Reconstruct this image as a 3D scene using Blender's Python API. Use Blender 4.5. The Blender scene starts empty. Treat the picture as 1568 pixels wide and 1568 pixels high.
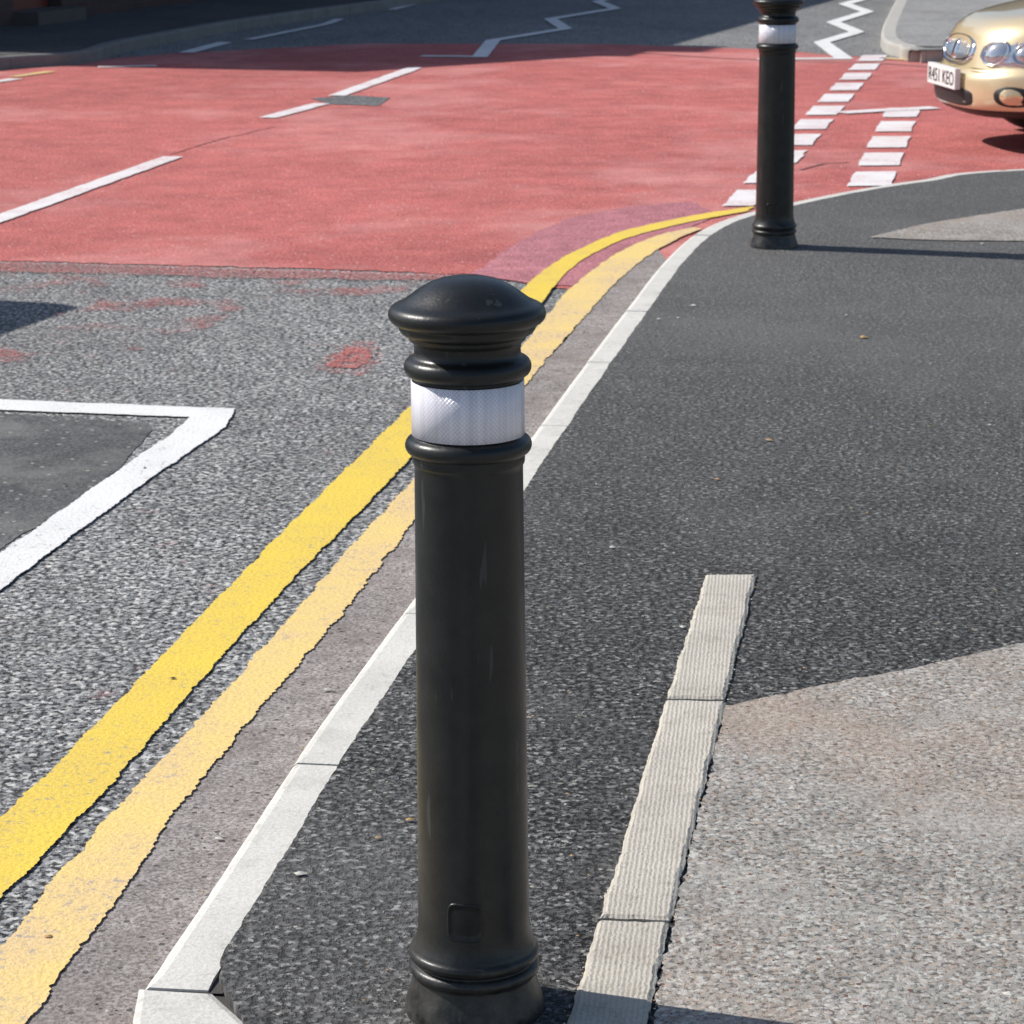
import bpy, bmesh, math, random
from mathutils import Vector, Matrix, noise
random.seed(7)
sc=bpy.context.scene
sc.view_settings.view_transform='Standard'
try: sc.view_settings.look='None'
except Exception: pass
sc.view_settings.exposure=0

# ---------------------------------------------------------------- camera
TH=math.radians(14.16); RO=math.radians(0.4); H=1.5; F=4000.0; C=784.0
Fw=Vector((0,math.cos(TH),-math.sin(TH))); R0=Vector((1,0,0)); U0=Vector((0,math.sin(TH),math.cos(TH)))
Rr=R0*math.cos(RO)-U0*math.sin(RO); Uu=U0*math.cos(RO)+R0*math.sin(RO)
cam=bpy.data.cameras.new('camera'); camo=bpy.data.objects.new('camera',cam); sc.collection.objects.link(camo)
m=Matrix.Identity(4)
for i in range(3):
    m[i][0]=Rr[i]; m[i][1]=Uu[i]; m[i][2]=-Fw[i]
m[2][3]=H
camo.matrix_world=m
cam.sensor_width=36; cam.lens=36*F/1568; cam.clip_end=3000; cam.clip_start=0.05
cam.dof.use_dof=True; cam.dof.focus_distance=3.7; cam.dof.aperture_fstop=22
sc.camera=camo

def G(u,v,z=0.0):
    "surveyed photo position -> real ground coordinates (metres) on the level z"
    d=Fw+Rr*((u-C)/F)+Uu*((C-v)/F)
    t=(z-H)/d.z
    return Vector((d.x*t,d.y*t))
RZ=-0.10
def GR(u,v): return G(u,v,RZ)
def W(pts,z): return [G(u,v,z) for u,v in pts]

# ---------------------------------------------------------------- materials
class NT:
    def __init__(s,name,dim='3D'):
        s.m=bpy.data.materials.new(name); s.m.use_nodes=True; s.t=s.m.node_tree; s.n=s.t.nodes; s.l=s.t.links; s.dim=dim
        s.b=s.n['Principled BSDF']; s.out=s.n['Material Output']
        s.tc=s.n.new('ShaderNodeTexCoord'); s.co=s.tc.outputs['Object']
    def lk(s,a,b): s.l.new(a,b)
    def noise(s,scale,detail=4,rough=.55,vec=None):
        n=s.n.new('ShaderNodeTexNoise'); n.noise_dimensions=s.dim; n.inputs['Scale'].default_value=scale; n.inputs['Detail'].default_value=detail
        n.inputs['Roughness'].default_value=rough; s.lk(vec or s.co,n.inputs['Vector']); return n.outputs['Fac']
    def vor(s,scale,vec=None,feature='F1'):
        n=s.n.new('ShaderNodeTexVoronoi'); n.voronoi_dimensions=s.dim; n.feature=feature; n.inputs['Scale'].default_value=scale; s.lk(vec or s.co,n.inputs['Vector']); return n
    def ramp(s,fac,stops,interp='LINEAR'):
        n=s.n.new('ShaderNodeValToRGB'); n.color_ramp.interpolation=interp
        e=n.color_ramp.elements
        while len(e)>len(stops): e.remove(e[-1])
        while len(e)<len(stops): e.new(1.0)
        for i,(p,c) in enumerate(stops):
            e[i].position=p
            if not isinstance(c,(tuple,list)): c=(c,c,c)
            e[i].color=(c[0],c[1],c[2],1)
        s.lk(fac,n.inputs[0]); return n.outputs['Color']
    def mix(s,fac,a,b,mode='MIX'):
        n=s.n.new('ShaderNodeMix'); n.data_type='RGBA'; n.blend_type=mode
        for sock,val in ((n.inputs[0],fac),(n.inputs[6],a),(n.inputs[7],b)):
            if isinstance(val,(int,float)): sock.default_value=val
            elif isinstance(val,tuple): sock.default_value=(val[0],val[1],val[2],1)
            else: s.lk(val,sock)
        return n.outputs[2]
    def math(s,op,a,b=None,clamp=False):
        n=s.n.new('ShaderNodeMath'); n.operation=op; n.use_clamp=clamp
        for i,val in enumerate((a,b)):
            if val is None: continue
            if isinstance(val,(int,float)): n.inputs[i].default_value=val
            else: s.lk(val,n.inputs[i])
        return n.outputs[0]
    def bump(s,h,dist,strength=1.0,prev=None):
        n=s.n.new('ShaderNodeBump'); n.inputs['Strength'].default_value=strength; n.inputs['Distance'].default_value=dist
        s.lk(h,n.inputs['Height'])
        if prev is not None: s.lk(prev,n.inputs['Normal'])
        return n.outputs['Normal']
    def col(s,c): 
        if isinstance(c,tuple): s.b.inputs['Base Color'].default_value=(c[0],c[1],c[2],1)
        else: s.lk(c,s.b.inputs['Base Color'])
    def rough(s,r):
        if isinstance(r,(int,float)): s.b.inputs['Roughness'].default_value=r
        else: s.lk(r,s.b.inputs['Roughness'])
    def spec(s,v): s.b.inputs['Specular IOR Level'].default_value=v
    def nrm(s,n): s.lk(n,s.b.inputs['Normal'])

def mul(c,k): return tuple(min(1,x*k) for x in c)

def aggregate(t,chips,scale,pit=.25,pitlo=.40,pithi=.54,big=(.82,1.15),bigscale=.9):
    "angular chips of differing colour, dark binder and pits between them. returns colour, height"
    v=t.vor(scale*1.35)
    sep=t.n.new('ShaderNodeSeparateColor'); t.lk(v.outputs['Color'],sep.inputs[0])
    n=len(chips)
    base=t.ramp(sep.outputs[0],[(i/n,c) for i,c in enumerate(chips)],'CONSTANT')
    n1=t.noise(scale*.85,3,.72)
    gap=t.ramp(n1,[(pitlo,pit),(pithi,1.0)])
    c=t.mix(1.0,base,gap,'MULTIPLY')
    bn=t.ramp(t.noise(bigscale,5,.62),[(.3,big[0]),(.7,big[1])])
    c=t.mix(1.0,c,bn,'MULTIPLY')
    mn=t.ramp(t.noise(bigscale*11,3,.65),[(.3,.84),(.7,1.13)])
    c=t.mix(1.0,c,mn,'MULTIPLY')
    h=t.math('ADD',t.math('MULTIPLY',sep.outputs[1],.22),t.math('MINIMUM',n1,.56))
    return c,h

def mat_asphalt(name,chips,scale,pit=.25,bump=.004,big=(.82,1.15),bigscale=.9,pitlo=.40,pithi=.54,stain=None,flecks=None,rough=.85,gain=1.0,y_tint=None):
    t=NT(name,'2D'); c,h=aggregate(t,[mul(x,gain) for x in chips],scale,pit,pitlo,pithi,big,bigscale)
    if stain:
        for (sc_,lo,hi,colr,fac) in stain:
            mk=t.ramp(t.noise(sc_,5,.65),[(lo,0.0),(hi,fac)])
            c=t.mix(mk,c,colr)
    if y_tint:  # blends in one colour, stronger with distance along y
        sx=t.n.new('ShaderNodeSeparateXYZ'); t.lk(t.co,sx.inputs[0])
        mr=t.n.new('ShaderNodeMapRange'); mr.inputs[1].default_value=y_tint[0]; mr.inputs[2].default_value=y_tint[1]; mr.inputs[3].default_value=0; mr.inputs[4].default_value=y_tint[2]
        t.lk(sx.outputs[1],mr.inputs[0]); c=t.mix(mr.outputs[0],c,y_tint[3])
    if flecks:
        v=t.vor(flecks[0]); sp=t.n.new('ShaderNodeSeparateColor'); t.lk(v.outputs['Color'],sp.inputs[0])
        a=t.math('GREATER_THAN',sp.outputs[0],flecks[1]); b=t.math('LESS_THAN',v.outputs['Distance'],flecks[3]); k=t.math('MULTIPLY',a,b)
        c=t.mix(k,c,flecks[2])
    t.col(c); t.rough(rough); t.spec(.3); t.nrm(t.bump(h,bump)); return t.m

road_chips=[(.12,.125,.13),(.20,.20,.20),(.32,.315,.305),(.15,.155,.16),(.42,.41,.395),(.18,.178,.175),(.27,.27,.27)]
M_road=mat_asphalt('road_asphalt',road_chips,76,pit=.09,bump=.007,big=(.86,1.10),bigscale=.5,gain=1.45,
    stain=[(1.3,.5,.8,(.22,.215,.21),.3),(7,.66,.74,(.46,.20,.18),.2)])
M_roadpatch=mat_asphalt('road_patch_asphalt',[(.09,.095,.10),(.13,.13,.135),(.11,.112,.115),(.17,.17,.165)],110,pit=.5,bump=.003,stain=[(3,.45,.70,(.24,.235,.22),.55)],flecks=(30,.9,(.35,.34,.3),.18))
M_foot=mat_asphalt('footway_asphalt',[(.045,.046,.048),(.075,.075,.076),(.125,.123,.12),(.055,.056,.058),(.23,.225,.215),(.08,.078,.075),(.10,.10,.10)],92,pit=.02,bump=.010,big=(.76,1.20),bigscale=.6,pitlo=.42,pithi=.56,
    stain=[(.7,.47,.72,(.20,.196,.188),.36),(4,.54,.75,(.18,.17,.16),.20),(1.7,.60,.75,(.055,.055,.055),.3)],flecks=(38,.955,(.42,.38,.33),.12),gain=1.26,y_tint=(4.0,8.5,.45,(.18,.177,.172)))
M_oldfoot=mat_asphalt('old_footway_asphalt',[(.22,.21,.19),(.27,.255,.23),(.33,.31,.29),(.24,.215,.19),(.30,.25,.21),(.38,.37,.34),(.25,.24,.225)],105,pit=.34,bump=.004,big=(.84,1.10),bigscale=.9,pitlo=.36,pithi=.50,
    stain=[(1.3,.47,.70,(.36,.265,.205),.5),(3.2,.52,.7,(.40,.38,.35),.45)],flecks=(45,.95,(.16,.09,.07),.18),gain=1.40)
M_red=mat_asphalt('red_surfacing',[(.60,.160,.145),(.68,.195,.175),(.54,.14,.13),(.64,.18,.16),(.72,.25,.225),(.56,.145,.135)],100,pit=.50,bump=.0035,big=(.84,1.05),bigscale=.35,
    stain=[(.55,.50,.74,(.73,.37,.34),.55),(3.5,.55,.75,(.50,.14,.12),.45),(9,.64,.78,(.68,.42,.39),.35)],flecks=(26,.95,(.72,.55,.50),.14))
M_pink=mat_asphalt('pink_surfacing',[(.52,.20,.23),(.60,.25,.27),(.48,.18,.21)],95,pit=.55,bump=.002)
M_gutter=mat_asphalt('gutter_concrete',[(.36,.32,.305),(.40,.355,.335),(.31,.275,.26),(.43,.40,.38)],140,pit=.55,bump=.003,big=(.80,1.1),bigscale=2.2,
    stain=[(4,.48,.70,(.22,.18,.165),.65),(16,.56,.68,(.17,.14,.13),.4),(11,.6,.7,(.46,.43,.41),.3)],flecks=(60,.93,(.10,.09,.08),.3))
M_ground=mat_asphalt('ground_soil',[(.09,.10,.05),(.12,.12,.07),(.10,.09,.06)],20,pit=.6,bump=.01)
M_manhole=mat_asphalt('cast_iron',[(.16,.16,.165),(.21,.21,.21)],40,pit=.4,bump=.004)

def mat_residue(bscale=2.6,blo=.53,bhi=.70,alo=.47,ahi=.55,bmax=.85):
    t=NT('red_residue','2D'); c=t.mix(t.noise(60,3),(.46,.12,.11),(.60,.22,.20))
    t.col(c); t.rough(.9); t.spec(.2)
    tr=t.n.new('ShaderNodeBsdfTransparent'); mx=t.n.new('ShaderNodeMixShader')
    a=t.ramp(t.noise(75,3,.75),[(alo,0.0),(ahi,1.0)]); b=t.ramp(t.noise(bscale,5,.7),[(blo,0.0),(bhi,bmax)])
    k=t.math('MULTIPLY',a,b); t.lk(k,mx.inputs[0]); t.lk(tr.outputs[0],mx.inputs[1]); t.lk(t.b.outputs[0],mx.inputs[2]); t.lk(mx.outputs[0],t.out.inputs[0]); return t.m
M_resid=mat_residue()

def mat_paint(name,c1,c2,under,wear=.68,bump=.0012,crack=0):
    t=NT(name,'2D'); 
    c=t.mix(t.ramp(t.noise(3,5,.65),[(.35,0.0),(.7,1.0)]),c1,c2)
    nf=t.noise(110,3,.65)
    c=t.mix(1.0,c,t.ramp(nf,[(.3,.86),(.6,1.04)]),'MULTIPLY')
    w=t.ramp(t.noise(45,5,.8),[(wear,0.0),(wear+.03,1.0)]); w2=t.ramp(t.noise(3,4,.6),[(.42,0.15),(.65,1.0)])
    w=t.math('MULTIPLY',w,w2); c=t.mix(w,c,under)
    if crack:
        vc=t.vor(crack,feature='DISTANCE_TO_EDGE'); ck=t.ramp(vc.outputs['Distance'],[(0.0,1.0),(.012,0.0)])
        ck=t.math('MULTIPLY',ck,t.ramp(t.noise(4,3),[(.58,0.0),(.64,.4)])); c=t.mix(ck,c,mul(c1,.5))
    t.col(c); t.rough(.6); t.spec(.35); t.nrm(t.bump(nf,bump)); return t.m
M_white=mat_paint('white_road_paint',(.86,.85,.83),(.76,.75,.73),(.34,.33,.33),.60,.002)
M_whiter=mat_paint('white_paint_on_red',(.84,.81,.80),(.74,.66,.65),(.60,.28,.26),.56)
M_yel=mat_paint('yellow_road_paint',(.85,.62,.085),(.77,.55,.11),(.33,.31,.26),.605,.002,crack=7)
M_yel2=mat_paint('faded_yellow_road_paint',(.84,.62,.22),(.76,.55,.28),(.42,.35,.30),.57,.002,crack=9)

def mat_concrete(name,c,c2,rib=False,bump=.0015,dirt=None):
    t=NT(name); k=t.mix(t.ramp(t.noise(4,6,.7),[(.35,0.0),(.7,1.0)]),c,c2)
    k=t.mix(1.0,k,t.ramp(t.noise(160,2),[(.3,.86),(.65,1.05)]),'MULTIPLY')
    pits=t.ramp(t.noise(60,4,.75),[(.68,0.0),(.71,.8)]); k=t.mix(pits,k,mul(c,.35))
    if dirt:
        k=t.mix(t.ramp(t.noise(7,6,.75),[(.50,0.0),(.72,.55)]),k,dirt)
        k=t.mix(t.ramp(t.noise(28,5,.8),[(.56,0.0),(.68,.35)]),k,mul(dirt,.8))
    h=t.noise(120,4,.7)
    if rib:
        mp=t.n.new('ShaderNodeMapping'); mp.inputs['Rotation'].default_value=(0,0,math.radians(6)); t.lk(t.co,mp.inputs['Vector'])
        w=t.n.new('ShaderNodeTexWave'); w.inputs['Scale'].default_value=42; w.bands_direction='X'; w.inputs['Distortion'].default_value=2.6; w.inputs['Detail'].default_value=4; w.inputs['Detail Scale'].default_value=1.6
        t.lk(mp.outputs[0],w.inputs['Vector'])
        k=t.mix(1.0,k,t.ramp(w.outputs['Fac'],[(.0,.86),(.4,1.0)]),'MULTIPLY')
        t.nrm(t.bump(w.outputs['Fac'],.0008,.7,t.bump(h,.003)))
    else: t.nrm(t.bump(h,bump))
    t.col(k); t.rough(.85); t.spec(.25); return t.m
M_kerb=mat_concrete('kerb_concrete',(.69,.67,.62),(.60,.585,.54),dirt=(.42,.395,.35))
M_dkerb=mat_concrete('weathered_kerb_concrete',(.26,.25,.24),(.19,.185,.18))
M_edging=mat_concrete('edging_concrete',(.60,.555,.48),(.48,.445,.385),True,dirt=(.34,.30,.25))
M_mortar=mat_concrete('mortar',(.10,.09,.08),(.07,.065,.06))

def simple(name,c,rough=.5,metal=0,spec=.5,coat=0):
    t=NT(name); t.col(c); t.rough(rough); t.b.inputs['Metallic'].default_value=metal; t.spec(spec); t.b.inputs['Coat Weight'].default_value=coat
    return t.m

# ---------------------------------------------------------------- helpers
def obj(name,verts,faces,mat,parent=None,smooth=False,mats=None):
    me=bpy.data.meshes.new(name); me.from_pydata([tuple(v) for v in verts],[],faces); me.update()
    for mm in (mats or [mat]): me.materials.append(mm)
    if smooth:
        for p in me.polygons: p.use_smooth=True
    o=bpy.data.objects.new(name,me); sc.collection.objects.link(o)
    if parent: o.parent=parent
    return o
def empty(name):
    e=bpy.data.objects.new(name,None); e.empty_display_size=.2; sc.collection.objects.link(e); return e
def cr(pts,per=24):
    "smooth curve through points"
    P=[pts[0]*2-pts[1]]+list(pts)+[pts[-1]*2-pts[-2]]; out=[]
    for i in range(1,len(P)-2):
        a,b,c,d=P[i-1],P[i],P[i+1],P[i+2]
        for k in range(per):
            t=k/per; out.append(.5*((2*b)+(c-a)*t+(2*a-5*b+4*c-d)*t*t+(3*b-a-3*c+d)*t**3))
    out.append(P[-2].copy()); return out
def resample(pts,n):
    L=[0]
    for a,b in zip(pts,pts[1:]): L.append(L[-1]+(b-a).length)
    out=[]; j=0
    for i in range(n):
        s=L[-1]*i/(n-1)
        while j<len(L)-2 and L[j+1]<s: j+=1
        d=L[j+1]-L[j]; out.append(pts[j].lerp(pts[j+1],0 if d==0 else min(1,(s-L[j])/d)))
    return out
def length(p): return sum((b-a).length for a,b in zip(p,p[1:]))
def nf3(q,s): return noise.noise(q*1.0+s)*.5+noise.noise(q*2.6+s)*.5+noise.noise(q*.21+s)*.8
def jag(p,amp,freq=35,seed=0):
    q=Vector((p.x*freq,p.y*freq,seed))
    return Vector((p.x+amp*nf3(q,Vector((0,0,0))),p.y+amp*nf3(q,Vector((9.3,4.1,2.7)))))
def zpaint(y): 
    "follows the layers beneath: bare asphalt near, red surfacing beyond"
    return .0045+.0045*max(0,min(1,(y-6.0)/2.5))
def strip(name,Lp,Rp,z,mat,amp=.005,n=500,smooth=True,zf=None,freq=42):
    A=resample(cr(Lp) if smooth else Lp,n); B=resample(cr(Rp) if smooth else Rp,n)
    def rag(P,seed,side,wd):
        out=[];inr=[]
        for i,p in enumerate(P):
            t=(P[min(n-1,i+6)]-P[max(0,i-6)]).normalized(); nn=Vector((t.y,-t.x))*side
            out.append(p+nn*amp*nf3(Vector((p.x*freq,p.y*freq,seed)),Vector((0,0,0))))
            inr.append(p-nn*min(.022,wd[i]*.3))
        return out,inr
    wd=[(a-b).length*.55 for a,b in zip(A,B)]
    A0,A1=rag(A,1,-1,wd); B0,B1=rag(B,5,1,wd)
    v=[(p.x,p.y,z+(zf(p.y) if zf else 0)) for R in (A0,A1,B1,B0) for p in R]
    return obj(name,v,[(j*n+i,j*n+n+i,j*n+n+i+1,j*n+i+1) for j in range(3) for i in range(n-1)],mat)
def polypts(pts,amp,step=.02,freq=35):
    out=[]
    for a,b in zip(pts,pts[1:]+pts[:1]):
        k=max(1,min(400,int((b-a).length/step)))
        for i in range(k): out.append(jag(a.lerp(b,i/k),amp,freq,3))
    return out
def poly(name,pts,z,mat,amp=.006,step=.02,freq=35,thick=0):
    P=polypts(pts,amp,step,freq); n=len(P)
    bm=bmesh.new(); vs=[bm.verts.new((p.x,p.y,z)) for p in P]; bm.faces.new(vs)
    bmesh.ops.triangulate(bm,faces=bm.faces[:])
    if thick:
        lo=[bm.verts.new((p.x,p.y,z-thick)) for p in P]
        for i in range(n): bm.faces.new((vs[i],vs[(i+1)%n],lo[(i+1)%n],lo[i]))
    bmesh.ops.recalc_face_normals(bm,faces=bm.faces[:])
    me=bpy.data.meshes.new(name); bm.to_mesh(me); bm.free()
    for f in me.polygons:
        if abs(f.normal.z)>.9 and f.normal.z<0: f.flip()
    me.materials.append(mat); o=bpy.data.objects.new(name,me); sc.collection.objects.link(o); return o
def line(name,pts,w,z,mat,amp=.004):
    n=len(pts); A=[];B=[]
    for i,p in enumerate(pts):
        d0=(p-pts[i-1]).normalized() if i>0 else (pts[1]-p).normalized()
        d1=(pts[i+1]-p).normalized() if i<n-1 else d0
        d=(d0+d1); 
        if d.length<.2: d=d1
        d.normalize(); nn=Vector((-d.y,d.x)); k=1/max(.45,nn.dot(Vector((-d1.y,d1.x))))
        A.append(p+nn*w/2*k); B.append(p-nn*w/2*k)
    return poly(name,A+B[::-1],z,mat,amp,.03)

# ---------------------------------------------------------------- ground and road
obj('ground',[(-900,-900,-.14),(900,-900,-.14),(900,900,-.14),(-900,900,-.14)],[(0,1,2,3)],M_ground)
obj('road',[(-60,-40,RZ),(60,-40,RZ),(60,160,RZ),(-60,160,RZ)],[(0,1,2,3)],M_road)

redpx=[(-500,392),(0,400),(250,406),(600,418),(722,422),(820,436),(940,450),(1250,440),(2300,330),(2300,120),(1430,95),(1340,89),(1160,76),(940,68),(560,67),(270,82),(150,92),(-500,150)]
poly('red_road_surface',W(redpx,RZ),RZ+.003,M_red,.045,.03,11)
poly('pink_road_patch',W([(722,421),(765,392),(815,362),(870,336),(960,318),(1060,310),(1100,330),(1040,360),(940,400),(880,440),(815,436)],RZ),RZ+.006,M_pink,.02,.04,8)
poly('red_residue_marks',W([(-300,398),(300,412),(420,440),(330,500),(150,560),(-300,600)],RZ),RZ+.006,M_resid,.02,.05)
poly('red_residue_marks',W([(-300,398),(0,402),(400,414),(722,424),(700,432),(400,428),(0,418),(-300,412)],RZ),RZ+.0075,mat_residue(1,.2,.5,.46,.56),.03,.03)
poly('red_residue_marks',W([(482,566),(500,545),(530,524),(565,520),(592,542),(582,562),(550,578),(508,574)],RZ),RZ+.003,mat_residue(8,.38,.58,.50,.60,.8),.02,.02,14)
poly('red_residue_marks',W([(505,560),(515,547),(536,534),(560,531),(577,542),(570,555),(545,565),(520,565)],RZ),RZ+.0045,mat_residue(14,.36,.5,.40,.52,.9),.03,.02,14)
poly('red_residue_marks',W([(380,425),(700,425),(760,440),(700,470),(600,450),(450,460)],RZ),RZ+.005,M_resid,.02,.05)
poly('road_repair_patch',W([(-300,625),(0,634),(225,648),(232,660),(205,690),(175,725),(60,805),(0,842),(-300,1050)],RZ),RZ+.002,M_roadpatch,.010,.02)
poly('manhole_cover',W([(476,152),(540,147),(598,151),(580,163),(505,161)],RZ),RZ+.006,M_manhole,.002)
M_seam=simple('bitumen',(.16,.07,.065),.7)
line('road_seam',[GR(980,82),GR(1100,90),GR(1215,95),GR(1330,97),GR(1430,104)],.03,RZ+.006,M_seam,.012)
line('road_seam',[GR(1225,262),GR(1262,252),GR(1300,250)],.015,RZ+.006,M_seam,.01)
line('road_seam',[GR(262,238),GR(330,216),GR(420,195)],.014,RZ+.006,simple('seam_red',(.40,.12,.11),.8),.02)

# ---------------------------------------------------------------- kerb
def offset_curve(P,d):
    out=[]
    for i,p in enumerate(P):
        a=P[max(0,i-1)]; b=P[min(len(P)-1,i+1)]; t=(b-a).normalized(); out.append(p+Vector((t.y,-t.x))*d)
    return out
def kerb(name,P,side=1,stone=.915,w=.098,first=0.0,top=0.0,mat=None):
    "P outer (road side) edge; side=+1 footway is on the right of travel"
    mat=mat or M_kerb
    Ltot=length(P); n=int(Ltot/.04); Q=resample(P,n); ds=Ltot/(n-1)
    T=[]
    for i in range(n):
        a=Q[max(0,i-2)]; b=Q[min(n-1,i+2)]; T.append((b-a).normalized())
    def at(s):
        x=max(0,min(n-1.001,s/ds)); i=int(x); f=x-i; p=Q[i].lerp(Q[i+1],f); t=T[i].lerp(T[i+1],f).normalized(); return p,Vector((t.y,-t.x))*side
    prof=[(0,-.14),(.004,-.022),(.008,-.010),(.016,-.003),(.026,0),(w,0),(w,-.14)]
    V=[];Fc=[]
    s=first
    while s<Ltot-.05:
        e=min(s+stone,Ltot); g=.0025; dz=random.uniform(-.0015,.0015); dw=random.uniform(-.0015,.0015)
        k=30; base=len(V)
        for i in range(k+1):
            ss=s+g+(e-s-2*g)*i/k
            p,nn=at(ss)
            for (o,z) in prof:
                drop=.003 if (i==0 or i==k) and z==0 else 0
                nj=.0016*noise.noise(Vector((p.x*40,p.y*40,o*40)))
                V.append((p.x+nn.x*(o+dw+nj),p.y+nn.y*(o+dw+nj),top+z+dz-drop+nj*.5))
        m_=len(prof)
        for i in range(k):
            for j in range(m_-1):
                a=base+i*m_+j; Fc.append((a,a+1,a+m_+1,a+m_))
        Fc.append(tuple(base+j for j in range(m_))); Fc.append(tuple(base+k*m_+j for j in range(m_))[::-1])
        s=e
    o=obj(name,V,Fc,mat)
    bm=bmesh.new(); bm.from_mesh(o.data); bmesh.ops.recalc_face_normals(bm,faces=bm.faces[:]); bm.to_mesh(o.data); bm.free()
    V=[];Fc=[]
    for i in range(n):
        p=Q[i]; nn=Vector((T[i].y,-T[i].x))*side
        V+= [(p.x+nn.x*.008,p.y+nn.y*.008,top-.13),(p.x+nn.x*.014,p.y+nn.y*.014,top-.009),(p.x+nn.x*(w+.02),p.y+nn.y*(w+.02),top-.006)]
    for i in range(n-1):
        for j in range(2): Fc.append((i*3+j,i*3+j+1,(i+1)*3+j+1,(i+1)*3+j))
    mo=obj('mortar_bed',V,Fc,M_mortar); mo.parent=o
    return o
def slab(name,q,top,mat,parent,thick=.08,amp=.0035,cham=.007):
    P=polypts(q,amp,.012,70); n=len(P)
    def inn(i):
        a=P[i-3]; b=P[(i+3)%n]; t=(b-a).normalized(); return Vector((t.y,-t.x))
    ar=sum(P[i].x*P[(i+1)%n].y-P[(i+1)%n].x*P[i].y for i in range(n)); sg=-1 if ar>0 else 1
    V=[(p.x,p.y,top-.004) for p in P]+[(P[i].x+inn(i).x*sg*cham,P[i].y+inn(i).y*sg*cham,top) for i in range(n)]+[(p.x,p.y,top-thick) for p in P]
    Fc=[tuple(range(n,2*n))]+[(i,(i+1)%n,n+(i+1)%n,n+i) for i in range(n)]+[(2*n+i,2*n+(i+1)%n,(i+1)%n,i) for i in range(n)]
    o=obj(name,V,Fc,mat,parent)
    bm=bmesh.new(); bm.from_mesh(o.data); bmesh.ops.recalc_face_normals(bm,faces=bm.faces[:]); bm.to_mesh(o.data); bm.free()
    return o
kout_px=[(212,1508),(330,1335),(470,1125),(560,1003),(640,895),(745,752),(870,583),(950,478),(1010,402),(1060,357),(1118,331),(1200,311),(1300,291),(1400,276),(1568,258)]
kw=W(kout_px,0)
main=cr(kw+[Vector((5.0,13.2)),Vector((12,14.1)),Vector((32,16.7))],20)
kerb('kerb',main)
t0=(main[1]-main[0]).normalized(); n0=Vector((t0.y,-t0.x)); E0=main[0]-t0*.005; E1=E0+n0*.100
kn=empty('kerb')
q1=[E0+Vector((0.002,-.0)),E1+n0*.004,G(378,1566),G(430,1650),G(215,1650),G(203,1560)]
slab('stone_1',q1,-.001,M_kerb,kn,.14,.0008,.010)
slab('stone_2',[G(216,1653),G(431,1653),G(520,1950),G(240,1950)],0.0,M_kerb,kn,.14,.0008,.010)
gA=G(240,1955); gB=G(520,1955)
slab('stone_3',[gA,gB,Vector((gB.x,gB.y-2)),Vector((gA.x,gA.y-2))],0.0,M_kerb,kn,.14,.0008,.010)
slab('stone_4',[Vector((gA.x,gA.y-2.01)),Vector((gB.x,gB.y-2.01)),Vector((gB.x,-20)),Vector((gA.x,-20))],0.0,M_kerb,kn,.14,.0008,.010)
slab('mortar_bed',[E0+Vector((.02,.03)),E1+Vector((.03,.05)),G(400,1500),Vector((gB.x+.02,1.2)),Vector((gA.x+.02,1.2)),G(228,1600)],-.010,M_mortar,kn,.12,0,.001)
mi=offset_curve(resample(main,900),.090)
inner=[Vector((gB.x-.005,-20)),Vector((gB.x-.005,gB.y)),G(427,1650),G(374,1568),G(338,1504)]
mi=[p for p in mi if p.y>G(345,1488).y]
fw=inner+mi+[Vector((32,-20))]
poly('pavement',fw,.004,M_foot,.0040,.012,55,thick=.03)
poly('pavement_base',[p for p in offset_curve(resample(main,200),.15) if p.y>3.4]+[Vector((32,-20)),Vector((-.1,-20)),Vector((-.1,3.2))],-.03,M_foot,0,2)

old=[G(1112,1086),G(1160,1078),G(1230,1062),G(1300,1046),G(1385,1032),G(1470,1012),G(1568,990),G(1800,940),Vector((4,5.6)),Vector((8,5.8)),Vector((8,-6)),Vector((.1,-6)),G(960,1760),G(1000,1568),G(1030,1420)]
poly('old_pavement_surface',old,.008,M_oldfoot,.010,.010,50)
poly('old_pavement_surface',[G(1330,366),G(1420,345),G(1500,332),G(1568,322),G(1900,275),G(1900,385),G(1568,372),G(1450,371)],.008,M_oldfoot,.012,.02,20)
ed=empty('edging_kerb')
for i,q in enumerate([[(1080,888),(1157,887),(1111,1078),(1022,1076)],[(1021,1080),(1110,1082),(1027,1417),(919,1414)],[(917,1419),(1026,1422),(975,1640),(848,1640)],[(847,1645),(974,1645),(920,1950),(770,1950)]]):
    slab('stone_%d'%(i+1),[G(*p) for p in q],.0125,M_edging,ed,amp=.0050)

gl=W([(-160,1880),(0,1620),(110,1450),(250,1245),(380,1090),(515,930),(620,805),(800,590),(870,520),(930,440),(1000,385)],RZ)
gr=[p for p in resample(main,1200) if p.y>3.1 and p.y<10.3 and p.x<1.3]
gr=[p+Vector((.03,0)) for p in gr]; gr=[Vector((gr[0].x-.35,1.9)),Vector((gr[0].x-.12,2.6))]+gr[::8]
strip('gutter',gl,gr,RZ,M_gutter,.004,500,True,lambda y:.002+.005*max(0,min(1,(y-6.8)/1.5)))

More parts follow.
